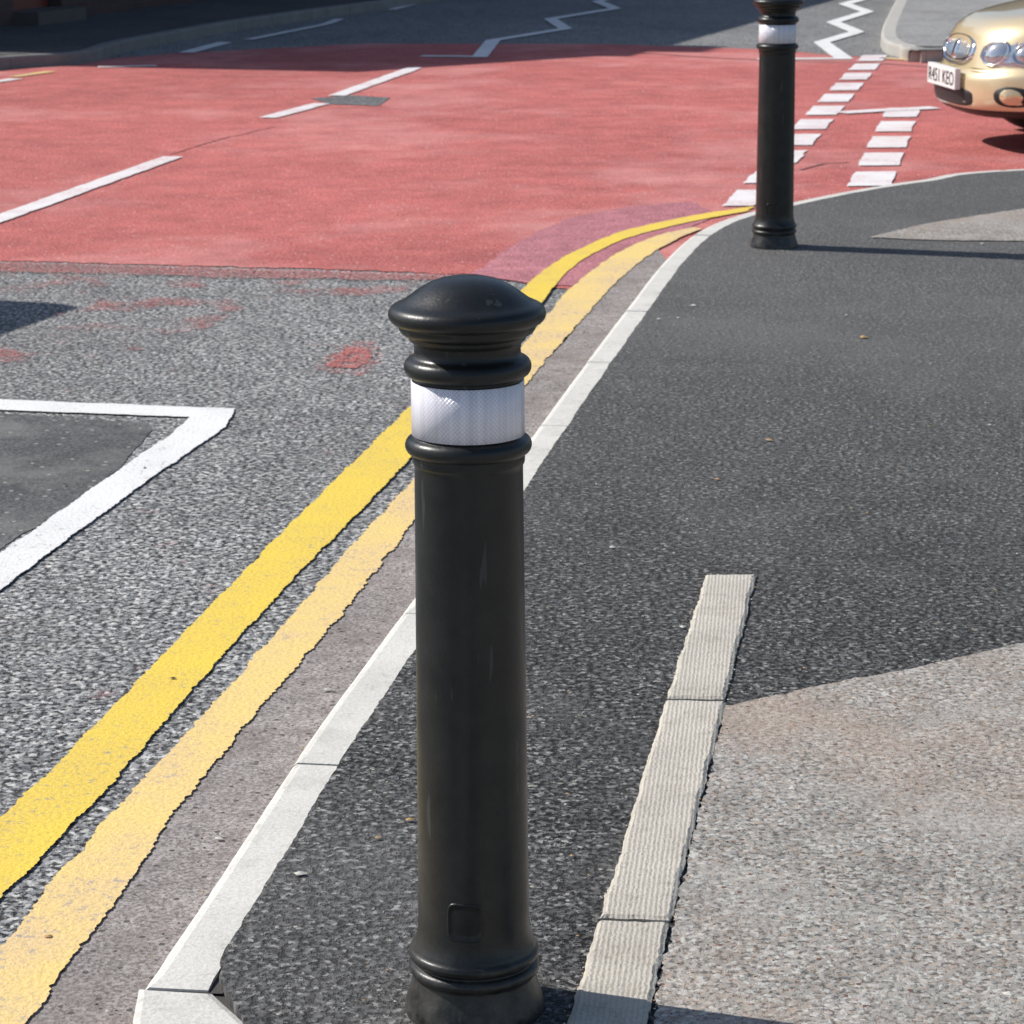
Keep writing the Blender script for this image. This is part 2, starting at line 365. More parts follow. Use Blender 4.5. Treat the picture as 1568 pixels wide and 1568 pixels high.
# ---------------------------------------------------------------- road paint
PZ=RZ+.009
y1L=W([(-300,1560),(0,1257),(120,1140),(330,922),(450,800),(630,623),(720,528),(795,450),(850,405),(905,376),(960,355),(1060,333),(1150,319)],RZ)
y1R=W([(-300,1720),(0,1382),(60,1318),(170,1203),(300,1053),(450,888),(630,702),(740,570),(820,478),(862,426),(900,396),(965,366),(1060,342),(1150,325)],RZ)
y2L=W([(-300,1820),(0,1455),(100,1332),(200,1218),(300,1112),(450,942),(560,815),(635,735),(740,605),(835,490),(872,447),(915,411),(960,383),(1010,363),(1060,351)],RZ)
y2R=W([(-150,1850),(40,1572),(160,1402),(270,1245),(400,1087),(530,935),(635,800),(740,672),(815,580),(850,540),(900,483),(950,430),(1000,390),(1040,368),(1075,353)],RZ)
strip('yellow_line',y1L,y1R,RZ,M_yel,.0080,1800,True,zpaint,46)
strip('yellow_line',y2L,y2R,RZ+.0008,M_yel2,.0105,1800,True,zpaint,42)
poly('white_bay_marking',W([(-200,606),(0,614),(180,621),(361,628),(345,656),(200,757),(0,906),(-200,1060),(-200,990),(0,850),(150,745),(225,692),(262,668),(290,641),(180,637),(0,630),(-200,622)],RZ),RZ+.0055,M_white,.007,.012,60)
line('centre_line_dash',[GR(-120,378),GR(0,337),GR(265,242)],.115,PZ,M_whiter,.010)
line('centre_line_dash',[GR(410,182),GR(493,160)],.12,PZ,M_whiter,.010)
line('centre_line_dash',[GR(516,148),GR(636,105)],.12,PZ,M_whiter,.010)
line('zigzag_marking',[GR(645,87),GR(735,88),GR(755,63),GR(866,45),GR(843,30),GR(942,14),GR(915,3),GR(1000,-14),GR(975,-22),GR(1060,-32)],.13,PZ,M_white)
line('zigzag_marking',[GR(1160,92),GR(1292,91),GR(1258,66),GR(1312,50),GR(1276,35),GR(1328,19),GR(1294,7),GR(1340,-6),GR(1312,-16)],.14,PZ,M_white)
line('zigzag_marking',[GR(150,104),GR(240,102)],.12,PZ,M_whiter)
line('zigzag_marking',[GR(285,82),GR(345,66)],.14,PZ,M_white)
line('zigzag_marking',[GR(380,62),GR(500,38),GR(520,30)],.1,PZ,M_white)
line('zigzag_marking',[GR(600,16),GR(640,5)],.1,PZ,M_white)
line('zigzag_marking',[GR(-30,130),GR(25,122)],.12,PZ,M_whiter)
line('yellow_line',[GR(20,119),GR(78,111)],.1,PZ,M_yel2)
line('yellow_line',[GR(1350,90),GR(1390,93),GR(1440,98)],.1,PZ,M_yel2)
def marks(a,b,n,w,ln=.6):
    d=(b-a).normalized(); tot=(b-a).length; pitch=(tot-ln)/(n-1)
    across=Vector((1,0)) 
    for i in range(n):
        p=a+d*pitch*i; q=p+d*ln; ww=w(i) if callable(w) else w
        poly('give_way_marking',[p-across*ww/2,p+across*ww/2,q+across*ww/2,q-across*ww/2],PZ,M_whiter,.012,.025,30)
marks(GR(1131,318),GR(1340,86),11,lambda i:.155 if i<2 else .20)
marks(GR(1331,287),GR(1384,167),5,.215)
line('give_way_marking',[GR(1286,175),GR(1350,171),GR(1432,167)],.15,PZ+.002,M_whiter)

# ---------------------------------------------------------------- far pavements
lk=[Vector((-13,-12)),Vector((-9.2,4)),GR(-250,143),GR(0,108),GR(130,98),GR(195,80),GR(350,50),GR(500,27),GR(640,7)]
last=lk[-1]; dd=Vector((.30,.954))
lk+= [last+dd*8,last+dd*60]
lkc=cr(lk,10)
kerb('kerb',lkc,side=-1,w=.12,mat=M_dkerb)
M_dpave=mat_asphalt('far_footway_asphalt',[(.10,.10,.10),(.14,.135,.13),(.12,.12,.115)],60,pit=.5,bump=.003)
lin=offset_curve(lkc,-.115)
poly('pavement',lin+[Vector((-50,90)),Vector((-50,-12))],.003,M_dpave,.004,.3)
rk=[Vector((14,120)),Vector((5.6,40)),GR(1385,-25),GR(1374,5),GR(1360,35),GR(1349,62),GR(1352,78),GR(1375,87),GR(1440,93),Vector((6,20.9)),Vector((32,24.5))]
rkc=cr(rk,12)
kerb('kerb',rkc,side=-1,w=.13,mat=mat_concrete('far_kerb_concrete',(.5,.48,.44),(.42,.40,.37)))
M_lpave=mat_asphalt('light_footway_asphalt',[(.34,.335,.33),(.38,.375,.365),(.31,.305,.3)],60,pit=.6,bump=.003)
poly('pavement',offset_curve(rkc,-.125)+[Vector((40,120))],.003,M_lpave,.004,.3)

# ---------------------------------------------------------------- bollards
def mat_bollard():
    t=NT('black_polymer')
    c=t.mix(t.ramp(t.noise(9,6,.7),[(.45,0.0),(.8,.6)]),(.0080,.0088,.0090),(.024,.025,.024))
    sx=t.n.new('ShaderNodeSeparateXYZ'); t.lk(t.co,sx.inputs[0])
    dust=t.math('MULTIPLY',t.ramp(sx.outputs[2],[(0.0,.75),(.12,0.12),(.9,0.05)]),t.ramp(t.noise(26,5,.75),[(.40,0.0),(.72,.7)]))
    c=t.mix(dust,c,(.15,.14,.125)); 
    mp=t.n.new('ShaderNodeMapping'); mp.inputs['Scale'].default_value=(60,60,7); mp.inputs['Rotation'].default_value=(.5,.3,0); t.lk(t.co,mp.inputs[0])
    sc1=t.ramp(t.noise(1.0,2,.5,mp.outputs[0]),[(.68,0.0),(.70,.3)]); c=t.mix(sc1,c,(.10,.10,.097))
    sc2=t.ramp(t.noise(48,6,.85),[(.64,0.0),(.70,.25)]); c=t.mix(sc2,c,(.12,.12,.11))
    t.col(c); t.rough(t.ramp(t.noise(14,5,.7),[(.3,.29),(.7,.44)])); t.spec(.45)
    t.nrm(t.bump(t.noise(220,3),.0004,.7)); return t.m
M_bol=mat_bollard()
def mat_band():
    t=NT('white_reflective_sheet')
    sx=t.n.new('ShaderNodeSeparateXYZ'); t.lk(t.co,sx.inputs[0])
    at=t.math('ARCTAN2',sx.outputs[1],sx.outputs[0]); u=t.math('MULTIPLY',at,.071)
    cb=t.n.new('ShaderNodeCombineXYZ'); t.lk(u,cb.inputs[0]); t.lk(sx.outputs[2],cb.inputs[1])
    mp=t.n.new('ShaderNodeMapping'); mp.inputs['Rotation'].default_value=(0,0,math.radians(45)); t.lk(cb.outputs[0],mp.inputs[0])
    v=t.n.new('ShaderNodeTexVoronoi'); v.voronoi_dimensions='2D'; v.feature='DISTANCE_TO_EDGE'; v.inputs['Scale'].default_value=240; v.inputs['Randomness'].default_value=0; t.lk(mp.outputs[0],v.inputs['Vector'])
    e=t.ramp(v.outputs['Distance'],[(.05,0.0),(.14,1.0)])
    c=t.mix(e,(.72,.71,.77),(.90,.87,.95)); 
    wz=t.n.new('ShaderNodeMapping'); wz.inputs['Scale'].default_value=(110,1,1); t.lk(cb.outputs[0],wz.inputs[0])
    c=t.mix(1.0,c,t.ramp(t.noise(1.0,2,.6,wz.outputs[0]),[(.35,.84),(.65,1.04)]),'MULTIPLY')
    t.col(c); t.rough(.22); t.spec(.7); t.nrm(t.bump(e,.0004,.6)); return t.m
M_band=mat_band()
def arc(cr_,cz,r,a0,a1,n=7,rz=None):
    rz=rz or r
    return [(cr_+r*math.cos(math.radians(a0+(a1-a0)*i/n)),cz+rz*math.sin(math.radians(a0+(a1-a0)*i/n))) for i in range(n+1)]
prof=[(0.0005,.9850),(.012,.9848),(.024,.9838),(.036,.9812),(.046,.9775),(.056,.9722),(.065,.9664),(.073,.9604),(.080,.9553),(.0855,.9522),(.0885,.9512)]
prof+=arc(.0860,.9385,.0130,72,-78,12,.0125)
prof+=[(.0870,.9262),(.0868,.9235),(.0855,.9190),(.0825,.9150),(.0780,.9125),(.0755,.9115),(.0745,.9095),(.0730,.9060),(.0690,.9030),(.0675,.9000),(.0670,.894),(.0672,.888)]
prof+=arc(.0690,.8715,.0115,80,-80,9,.0125)
prof+=[(.0700,.8575),(.0700,.8560),(.0695,.8550),(.0695,.7845),(.0700,.7840)]
prof+=arc(.0690,.7710,.0115,80,-80,9,.0118)
prof+=[(.0715,.7575),(.0715,.7500),(.0705,.7470),(.0690,.7455),(.0690,.74),(.0700,.6),(.0712,.45),(.0722,.3),(.0732,.16),(.0736,.128),(.0745,.116),(.0765,.105),(.0795,.097),(.0815,.0935)]
prof+=arc(.0785,.0830,.0085,65,-65,7)
prof+=[(.0800,.0735),(.0785,.0720),(.0800,.0705)]
prof+=arc(.0785,.0620,.0085,65,-60,7)
prof+=[(.0805,.0530),(.0810,.0500),(.0835,.0400),(.0875,.0260),(.0915,.0140),(.0930,.0080),(.0935,.0000),(.0935,-.02)]
def bollard(loc,rot):
    e=empty('bollard'); e.location=(loc.x,loc.y,.004); e.rotation_euler=(0,0,rot)
    N=128; V=[];Fc=[]
    for r,z in prof:
        for k in range(N):
            a=2*math.pi*k/N; V.append((r*math.cos(a),r*math.sin(a),z))
    for i in range(len(prof)-1):
        for k in range(N):
            Fc.append((i*N+k,(i+1)*N+k,(i+1)*N+(k+1)%N,i*N+(k+1)%N))
    Fc.append(tuple(range(N)))
    obj('post',V,Fc,M_bol,e,True)
    V=[];Fc=[]; rb=.0712; zz=[.7850,.7856,.8539,.8545]; rr=[.0698,rb,rb,.0698]; N2=N
    for z,r in zip(zz,rr):
        for k in range(N2+1):
            a=math.radians(-22)+2*math.pi*k/N2; r2=r+(.0012*(k/N2)); V.append((r2*math.cos(a),r2*math.sin(a),z))
    M1=N2+1
    for i in range(3):
        for k in range(N2): Fc.append((i*M1+k,i*M1+k+1,(i+1)*M1+k+1,(i+1)*M1+k))
    obj('reflective_band',V,Fc,M_band,e,True)
    V=[];Fc=[]; rings=[0,.3,.6,.84,.88,.93,.97,1.0]; off=[.0004,.0004,.0004,.0004,.0014,.0016,.0012,-.001]; K=48
    for q,of in zip(rings,off):
        for k in range(K):
            a=2*math.pi*k/K; n_=5; cx=abs(math.cos(a))**(2/n_)*math.copysign(1,math.cos(a)); sy=abs(math.sin(a))**(2/n_)*math.copysign(1,math.sin(a))
            s=.0245*q*cx; z=.150+.027*q*sy; rad=.0733+of; an=math.radians(-98)+s/.073
            V.append((rad*math.cos(an),rad*math.sin(an),z))
    for i in range(len(rings)-1):
        for k in range(K): Fc.append((i*K+k,i*K+(k+1)%K,(i+1)*K+(k+1)%K,(i+1)*K+k))
    obj('access_panel',V,Fc,M_bol,e,True)
    return e
b1=G(727,1545); b2=G(1185,379)
bollard(b1,0); bollard(b2,math.radians(-6))

# ---------------------------------------------------------------- car
def mat_carpaint(name,c):
    t=NT(name); t.col(c); t.b.inputs['Metallic'].default_value=.35; t.rough(.30); t.b.inputs['Coat Weight'].default_value=1; t.b.inputs['Coat Roughness'].default_value=.04
    return t.m
M_gold=mat_carpaint('gold_paint',(.78,.63,.38)); M_vanp=mat_carpaint('white_van_paint',(.7,.7,.7))
M_blk=simple('black_plastic',(.015,.015,.016),.5); M_glass=simple('dark_glass',(.02,.025,.03),.06,0,.8)
M_chrome=simple('chrome',(.75,.76,.78),.12,1); M_lamp=simple('lamp_glass',(.55,.58,.62),.08,.7,.8,1); M_tyre=simple('tyre',(.02,.02,.02),.85); M_alloy=simple('alloy',(.5,.5,.52),.3,.9)
M_plate=simple('plate_white',(.78,.78,.76),.4); M_text=simple('plate_black',(.01,.01,.01),.5); M_amber=simple('fog_lamp',(.80,.62,.36),.1,.5,.8,1)
LH=1.97; WH=.84; NE=3.2
def topz(x):
    P=[(0,.635),(-.10,.655),(-.25,.690),(-.5,.735),(-.8,.79),(-1.1,.86),(-1.5,.915),(-3.0,.94),(-3.6,.93),(-3.94,.86)]
    if x>=0: return P[0][1]
    for (a,za),(b,zb) in zip(P,P[1:]):
        if x>=b: f=(a-x)/(a-b); return za+(zb-za)*f
    return P[-1][1]
LV=[(0,.10),(.04,.055),(.10,.02),(.18,.004),(.30,0),(.44,.0),(.49,.006),(.52,.030),(.56,.040),(.70,.052),(.84,.075),(.93,.11),(.98,.16),(1.0,.21)]
def inset(t):
    for (a,ia),(b,ib) in zip(LV,LV[1:]):
        if t<=b: return ia+(ib-ia)*max(0,(t-a))/(b-a)
    return .19
def surf(y,z,off=0):
    x=-.08
    for _ in range(3):
        t=max(0,min(1,(z-.19)/(topz(min(0,x))-.19))); i=inset(t); q=min(.999,abs(y)/(WH-i)); x=-LH+(LH-i)*(1-q**NE)**(1/NE)
    return x+off
def wheel(e,wx,sy,track,R=.298):
    pr=[(.19,-.08),(.25,-.092),(.285,-.085),(.297,-.06),(.298,.06),(.285,.085),(.25,.092),(.19,.08)]
    V=[];Fc=[];K=48
    for r,yy in pr:
        for k in range(K): a=2*math.pi*k/K; V.append((wx+r*math.cos(a),sy*track+yy,R+r*math.sin(a)))
    for i in range(len(pr)-1):
        for k in range(K): Fc.append((i*K+k,i*K+(k+1)%K,(i+1)*K+(k+1)%K,(i+1)*K+k))
    obj('tyre',V,Fc,M_tyre,e,True)
    V=[];Fc=[]
    for s_ in range(8):
        a=2*math.pi*s_/8
        for (r,w_) in ((.03,.03),(.195,.05)):
            for q in (-1,1):
                for yy in (.075,.055): V.append((wx+r*math.cos(a)-q*w_/2*math.sin(a),sy*(track+yy),R+r*math.sin(a)+q*w_/2*math.cos(a)))
        b=s_*8; Fc+=[(b,b+2,b+6,b+4),(b+1,b+3,b+7,b+5),(b,b+1,b+5,b+4),(b+2,b+3,b+7,b+6)]
    b=len(V)
    for k in range(32): a=2*math.pi*k/32; V.append((wx+.2*math.cos(a),sy*(track+.02),R+.2*math.sin(a)))
    Fc.append(tuple(b+k for k in range(32)))
    obj('wheel',V,Fc,M_alloy,e)
def cut(body,wx,r=.345,z=.29):
    bpy.ops.mesh.primitive_cylinder_add(vertices=48,radius=r,depth=2.4,location=(wx,0,z),rotation=(math.pi/2,0,0)); cu=bpy.context.object
    md=body.modifiers.new('b','BOOLEAN'); md.object=cu; md.operation='DIFFERENCE'; md.solver='EXACT'
    dg=bpy.context.evaluated_depsgraph_get(); me=bpy.data.meshes.new_from_object(body.evaluated_get(dg)); body.modifiers.clear(); body.data=me
    bpy.data.objects.remove(cu)
def build_car(loc,ang,paint,number):
    e=empty('parked_car')
    N=160; rings=[(t,i) for t,i in LV]+[(1.0,.30),(1.0,.45),(1.0,.60),(1.0,.74),(1.0,.82)]
    V=[];Fc=[];mi_=[]
    for j,(t,ins) in enumerate(rings):
        for k in range(N):
            a=2*math.pi*k/N; c,s=math.cos(a),math.sin(a)
            q=(abs(c)**NE+abs(s)**NE)**(-1/NE)
            x=-LH+(LH-ins)*q*c; y=(WH-ins)*q*s
            crown=.035*(1-(abs(y)/WH)**2) if t>=1 else (.035*(1-(abs(y)/WH)**2)*t**3)
            V.append((x,y,.19+t*(topz(x)-.19)+crown))
    for j in range(len(rings)-1):
        for k in range(N):
            Fc.append((j*N+k,j*N+(k+1)%N,(j+1)*N+(k+1)%N,(j+1)*N+k)); mi_.append(1 if rings[j+1][0]<=.10 else 0)
    Fc.append(tuple(range(N))[::-1]); mi_.append(1)
    Fc.append(tuple((len(rings)-1)*N+k for k in range(N))); mi_.append(0)
    body=obj('body',V,Fc,None,e,True,[paint,M_blk])
    for p,i in zip(body.data.polygons,mi_): p.material_index=i
    for wx in (-.78,-3.28):
        cut(body,wx)
        for sy in (-1,1): wheel(e,wx,sy,.735)
    V=[];Fc=[];mm=[]
    hs=[(0,.84,-.98,-3.86,.735),(.06,.915,-1.10,-3.84,.73),(.5,1.15,-1.42,-3.70,.665),(.88,1.33,-1.72,-3.50,.60),(.97,1.375,-1.86,-3.38,.56),(1,1.40,-2.05,-3.2,.46),(1,1.412,-2.3,-3.0,.25)]
    for (t,z,xf,xr,w_) in hs:
        for k in range(N):
            a=2*math.pi*k/N; c,s=math.cos(a),math.sin(a); n_=5; q=(abs(c)**n_+abs(s)**n_)**(-1/n_)
            V.append(((xf+xr)/2+(xf-xr)/2*q*c,w_*q*s,z))
    for j in range(len(hs)-1):
        for k in range(N):
            Fc.append((j*N+k,j*N+(k+1)%N,(j+1)*N+(k+1)%N,(j+1)*N+k))
            cx=sum(V[i][0] for i in Fc[-1])/4; cy=abs(sum(V[i][1] for i in Fc[-1])/4); w_=hs[j][4]
            g= 1<=j<=2
            if g:
                x0=(hs[j][2]+hs[j+1][2])/2; x1=(hs[j][3]+hs[j+1][3])/2
                side=cy>w_*.86
                if side and (cx>x0-.16 or abs(cx+2.42)<.05 or cx<x1+.3): g=False
                if (not side) and cy>w_*.80: g=False
            mm.append(1 if g else 0)
    Fc.append(tuple((len(hs)-1)*N+k for k in range(N))); mm.append(0)
    gh=obj('cabin',V,Fc,None,e,True,[paint,M_glass])
    for p,i in zip(gh.data.polygons,mm): p.material_index=i
    def patch(name,cy,cz,a,b,prof_,mat,ex=2,K=48):
        V=[];Fc=[]
        for q,of in prof_:
            for k in range(K):
                an=2*math.pi*k/K; c,s=math.cos(an),math.sin(an)
                yy=cy+a*q*abs(c)**(2/ex)*math.copysign(1,c); z_=cz+b*q*abs(s)**(2/ex)*math.copysign(1,s)
                V.append((surf(yy,z_,of),yy,z_))
        for i in range(len(prof_)-1):
            for k in range(K): Fc.append((i*K+k,i*K+(k+1)%K,(i+1)*K+(k+1)%K,(i+1)*K+k))
        return obj(name,V,Fc,mat,e,True)
    gz=.540
    patch('grille',0,gz,.25,.068,[(0,.004),(.5,.004),(.9,.004)],M_blk,2.6)
    patch('grille_surround',0,gz,.265,.080,[(.84,.003),(.86,.014),(.93,.020),(.99,.014),(1.03,-.004)],M_chrome,2.6)
    patch('badge',0,gz,.032,.062,[(0,.022),(.8,.020),(1,.0)],M_chrome,2.4)
    for i in range(-6,7):
        if i==0: continue
        patch('grille_bar',i*.034,gz,.004,.056*(1-(abs(i)/8)**2.4),[(0,.012),(.9,.010),(1,.0)],M_chrome,4,16)
    for s in (-1,1):
        patch('headlamp_housing',s*.50,gz+.002,.195,.072,[(0,.004),(.6,.006),(.9,.006),(1.02,-.006)],M_lamp,2.5)
        patch('headlamp',s*.42,gz+.002,.064,.062,[(0,.034),(.4,.032),(.7,.024),(.9,.012),(1,.0)],M_lamp,2)
        patch('headlamp_ring',s*.42,gz+.002,.072,.070,[(.88,.006),(.92,.016),(.98,.016),(1.02,0)],M_chrome,2)
        patch('headlamp',s*.58,gz+.006,.064,.060,[(0,.040),(.4,.036),(.7,.026),(.9,.014),(1,.0)],M_lamp,2)
        patch('headlamp_ring',s*.58,gz+.006,.072,.068,[(.88,.006),(.92,.018),(.98,.018),(1.02,0)],M_chrome,2)
        patch('fog_lamp_recess',s*.56,.315,.072,.055,[(0,.003),(.95,.004),(1.05,-.004)],M_blk,2.2)
        patch('fog_lamp',s*.56,.315,.042,.042,[(0,.022),(.6,.018),(1,.004)],M_amber,2)
    patch('air_intake',0,.295,.36,.052,[(0,.004),(.6,.004),(.96,.004),(1.02,-.004)],M_blk,4)
    patch('bumper_strip',0,.445,.76,.012,[(0,.010),(.6,.010),(1,-.003)],paint,10)
    px=.030
    obj('number_plate',[(px,-.26,.335),(px,.26,.335),(px,.26,.446),(px,-.26,.446),(px-.03,-.26,.335),(px-.03,.26,.335),(px-.03,.26,.446),(px-.03,-.26,.446)],[(0,1,2,3),(4,5,1,0),(3,2,6,7),(1,5,6,2),(4,0,3,7)],M_plate,e)
    tx=bpy.data.curves.new('t','FONT'); tx.body=number; tx.size=.105; tx.align_x='CENTER'; tx.extrude=.0005
    to=bpy.data.objects.new('t',tx); sc.collection.objects.link(to)
    dg=bpy.context.evaluated_depsgraph_get(); me=bpy.data.meshes.new_from_object(to.evaluated_get(dg)); bpy.data.objects.remove(to)
    me.materials.clear(); me.materials.append(M_text)
    wd=max(v.co.x for v in me.vertices)-min(v.co.x for v in me.vertices)
    for v in me.vertices:
        X=v.co.x*.47/wd; Y=v.co.y; v.co=Vector((px+.002+v.co.z*.5,X,.353+Y*1.0))
    o=bpy.data.objects.new('plate_characters',me); sc.collection.objects.link(o); o.parent=e
    for s in (-1,1):
        bpy.ops.mesh.primitive_uv_sphere_add(segments=20,ring_count=12,radius=.1,location=(-1.42,s*.80,.96)); mo=bpy.context.object
        mo.scale=(.55,1,.7); mo.name='mirror'; mo.parent=e; mo.data.materials.append(paint)
        for p in mo.data.polygons: p.use_smooth=True
    e.location=(loc[0],loc[1],RZ); e.rotation_euler=(0,0,ang)
    return e
build_car((2.42,14.60),math.radians(-172.6),M_gold,'R451 KEO')

M_redlens=simple('red_lens',(.4,.02,.02),.2)
def build_van(rear,ang):
    "unseen van added to throw a shadow on the road, local +x = forward, rear doors at x=0, wheel arches cut into the sill line"
    e=empty('shadow_van')  # added out of view for the shadow its roof corner casts
    def arch(cx): return [(cx+.36*math.cos(math.radians(a)),.30+.36*math.sin(math.radians(a))) for a in (-8,15,40,65,90,115,140,165,188)]
    side=[(0,.25),(0,1.80),(.06,1.90),(2.55,1.93),(2.85,1.86),(3.55,1.20),(4.25,1.02),(4.42,.85),(4.48,.25)]+arch(3.65)+arch(.85)
    def sec(y,ins): return [(x+(ins if x<.1 else (-ins if x>4.1 else 0)),y,z-(ins if z>1.1 else 0)) for x,z in side]
    rows=[sec(-.80,.05),sec(-.86,.0),sec(.86,.0),sec(.80,.05)]
    V=[p for r in rows for p in r]; n=len(side); Fc=[tuple(range(n))[::-1],tuple(3*n+i for i in range(n))]
    for j in range(3):
        for i in range(n): Fc.append((j*n+i,j*n+(i+1)%n,(j+1)*n+(i+1)%n,(j+1)*n+i))
    b=obj('body',V,Fc,M_vanp,e)
    bm=bmesh.new(); bm.from_mesh(b.data); bmesh.ops.triangulate(bm,faces=[f for f in bm.faces if len(f.verts)>4]); bmesh.ops.recalc_face_normals(bm,faces=bm.faces[:]); bm.to_mesh(b.data); bm.free()
    for wx in (.85,3.65):
        for sy in (-1,1): wheel(e,wx,sy,.75)
    obj('windscreen',[(2.93,-.70,1.80),(2.93,.70,1.80),(3.50,.74,1.265),(3.50,-.74,1.265)],[(0,1,2,3)],M_glass,e)
    for s in (-1,1):
        obj('side_window',[(2.15,s*.864,1.25),(3.30,s*.864,1.25),(2.85,s*.864,1.70),(2.15,s*.864,1.72)],[(0,1,2,3)],M_glass,e)
        obj('rear_window',[(-.004,s*.10,1.2),(-.004,s*.68,1.2),(-.004,s*.66,1.65),(-.004,s*.10,1.65)],[(0,1,2,3)],M_glass,e)
        obj('tail_lamp',[(-.006,s*.72,.75),(-.006,s*.80,.75),(-.006,s*.80,1.1),(-.006,s*.72,1.1)],[(0,1,2,3)],M_redlens,e)
        obj('headlamp',[(4.475,s*.45,.62),(4.475,s*.78,.62),(4.45,s*.78,.80),(4.45,s*.45,.80)],[(0,1,2,3)],M_lamp,e)
    obj('bumper',[(x,y,z) for x in (-.08,-.002) for y in (-.8,.8) for z in (.28,.48)],[(0,1,3,2),(4,6,7,5),(0,4,5,1),(2,3,7,6),(0,2,6,4),(1,5,7,3)],M_blk,e)
    e.location=(rear[0],rear[1],RZ); e.rotation_euler=(0,0,ang); return e
vd=Vector((-.33,-.944)); vl=Vector((-vd.y,vd.x))
cornr=Vector((-3.55,10.18)); rear=cornr-vl*.86
build_van(rear,math.atan2(vd.y,vd.x))

# ---------------------------------------------------------------- buildings
def mat_brick():
    t=NT('brick'); sx=t.n.new('ShaderNodeSeparateXYZ'); t.lk(t.co,sx.inputs[0]); a=t.math('ADD',sx.outputs[0],sx.outputs[1])
    cb=t.n.new('ShaderNodeCombineXYZ'); t.lk(a,cb.inputs[0]); t.lk(sx.outputs[2],cb.inputs[1])
    b=t.n.new('ShaderNodeTexBrick'); t.lk(cb.outputs[0],b.inputs['Vector']); b.inputs['Scale'].default_value=1; b.inputs['Brick Width'].default_value=.225; b.inputs['Row Height'].default_value=.075; b.inputs['Mortar Size'].default_value=.006
    b.inputs['Color1'].default_value=(.085,.050,.045,1); b.inputs['Color2'].default_value=(.068,.042,.039,1); b.inputs['Mortar'].default_value=(.075,.068,.063,1)
    c=t.mix(1.0,b.outputs['Color'],t.ramp(t.noise(1.5,5),[(.3,.8),(.7,1.15)]),'MULTIPLY'); t.col(c); t.rough(.9); t.nrm(t.bump(b.outputs['Fac'],.006,-.6)); return t.m
M_brick=mat_brick(); M_slate=simple('slate',(.07,.072,.08),.7); M_frame=simple('window_frame',(.7,.7,.68),.5); M_door=simple('door_paint',(.14,.025,.022),.4); M_stone=mat_concrete('sill_stone',(.12,.115,.105),(.10,.095,.088))
def box(name,x0,x1,y0,y1,z0,z1,mat,parent):
    V=[(x,y,z) for z in (z0,z1) for y in (y0,y1) for x in (x0,x1)]
    return obj(name,V,[(0,2,3,1),(4,5,7,6),(0,1,5,4),(2,6,7,3),(0,4,6,2),(1,3,7,5)],mat,parent)
def house(loc,ang,L,D,eave,ridge):
    "front wall on local y=0 facing -y, length along +x"
    e=empty('brick_house'); e.location=(loc[0],loc[1],.0); e.rotation_euler=(0,0,ang)
    ops=[]; x=1.0
    while x+3.4<L:
        ops.append((x,x+.95,'door')); ops.append((x+1.7,x+3.2,'win')); x+=4.6
    segs=[]; cur=0
    for a,b,k in ops:
        segs.append((cur,a)); cur=b
    segs.append((cur,L))
    for a,b in segs: box('wall',a,b,0,.25,.0,eave,M_brick,e)
    for a,b,k in ops:
        if k=='door':
            box('door',a+.05,b-.05,.12,.18,.12,2.1,M_door,e); box('door_step',a,b,-.25,.12,.0,.12,M_stone,e); box('wall',a,b,0,.25,2.15,3.2,M_brick,e)
            box('window_glass',a+.1,b-.1,.14,.16,3.3,4.5,M_glass,e); box('wall',a,b,0,.25,4.6,eave,M_brick,e); box('lintel',a-.1,b+.1,-.02,.0-.003,2.1,2.3,M_stone,e)
        else:
            box('wall',a,b,0,.25,.0,.85,M_brick,e); box('window_glass',a+.06,b-.06,.13,.15,.92,2.2,M_glass,e); box('window_frame',(a+b)/2-.03,(a+b)/2+.03,.10,.128,.92,2.2,M_frame,e)
            box('sill',a-.08,b+.08,-.06,-.003,.80,.90,M_stone,e); box('wall',a,b,0,.25,2.25,3.2,M_brick,e); box('window_glass',a+.06,b-.06,.13,.15,3.25,4.5,M_glass,e)
            box('window_frame',(a+b)/2-.03,(a+b)/2+.03,.10,.128,3.25,4.5,M_frame,e); box('sill',a-.08,b+.08,-.06,-.003,3.12,3.22,M_stone,e); box('wall',a,b,0,.25,4.55,eave,M_brick,e)
    for x0,x1 in ((0,.25),(L-.25,L)):
        V=[(x0,.252,0),(x0,D,0),(x0,D,eave),(x0,D/2,ridge-.1),(x0,.252,eave),(x1,.252,0),(x1,D,0),(x1,D,eave),(x1,D/2,ridge-.1),(x1,.252,eave)]
        obj('gable_wall',V,[(0,1,2,3,4),(9,8,7,6,5),(0,5,6,1),(1,6,7,2),(2,7,8,3),(3,8,9,4),(4,9,5,0)],M_brick,e)
    box('back_wall',.252,L-.252,D-.25,D-.002,0,eave,M_brick,e)
    V=[(-.02,-.15,eave-.05),(L+.02,-.15,eave-.05),(L+.02,D/2,ridge),(-.02,D/2,ridge),(L+.02,D+.2,eave-.05),(-.02,D+.2,eave-.05)]
    V+=[(x,y,z+.1) for x,y,z in V]
    obj('roof',V,[(0,1,2,3),(3,2,4,5),(6,7,8,9),(9,8,10,11),(0,1,7,6),(5,4,10,11),(0,3,9,6),(3,5,11,9),(1,2,8,7),(2,4,10,8)],M_slate,e)
    for cx in (1.0,L-1.0): box('chimney',cx-.4,cx+.4,D/2-.35,D/2+.35,ridge-.5,ridge+1.1,M_brick,e)
    return e
hd=Vector((.31,.951)); A0=Vector((-4.8,23.4))-hd*.1; ang=math.atan2(hd.y,hd.x)
house(A0,ang,14,7,5.25,7.6)
house(A0+hd*14.05,ang,14,7,5.4,7.8)
house(A0+hd*28.1,ang,18,7,5.2,7.6)
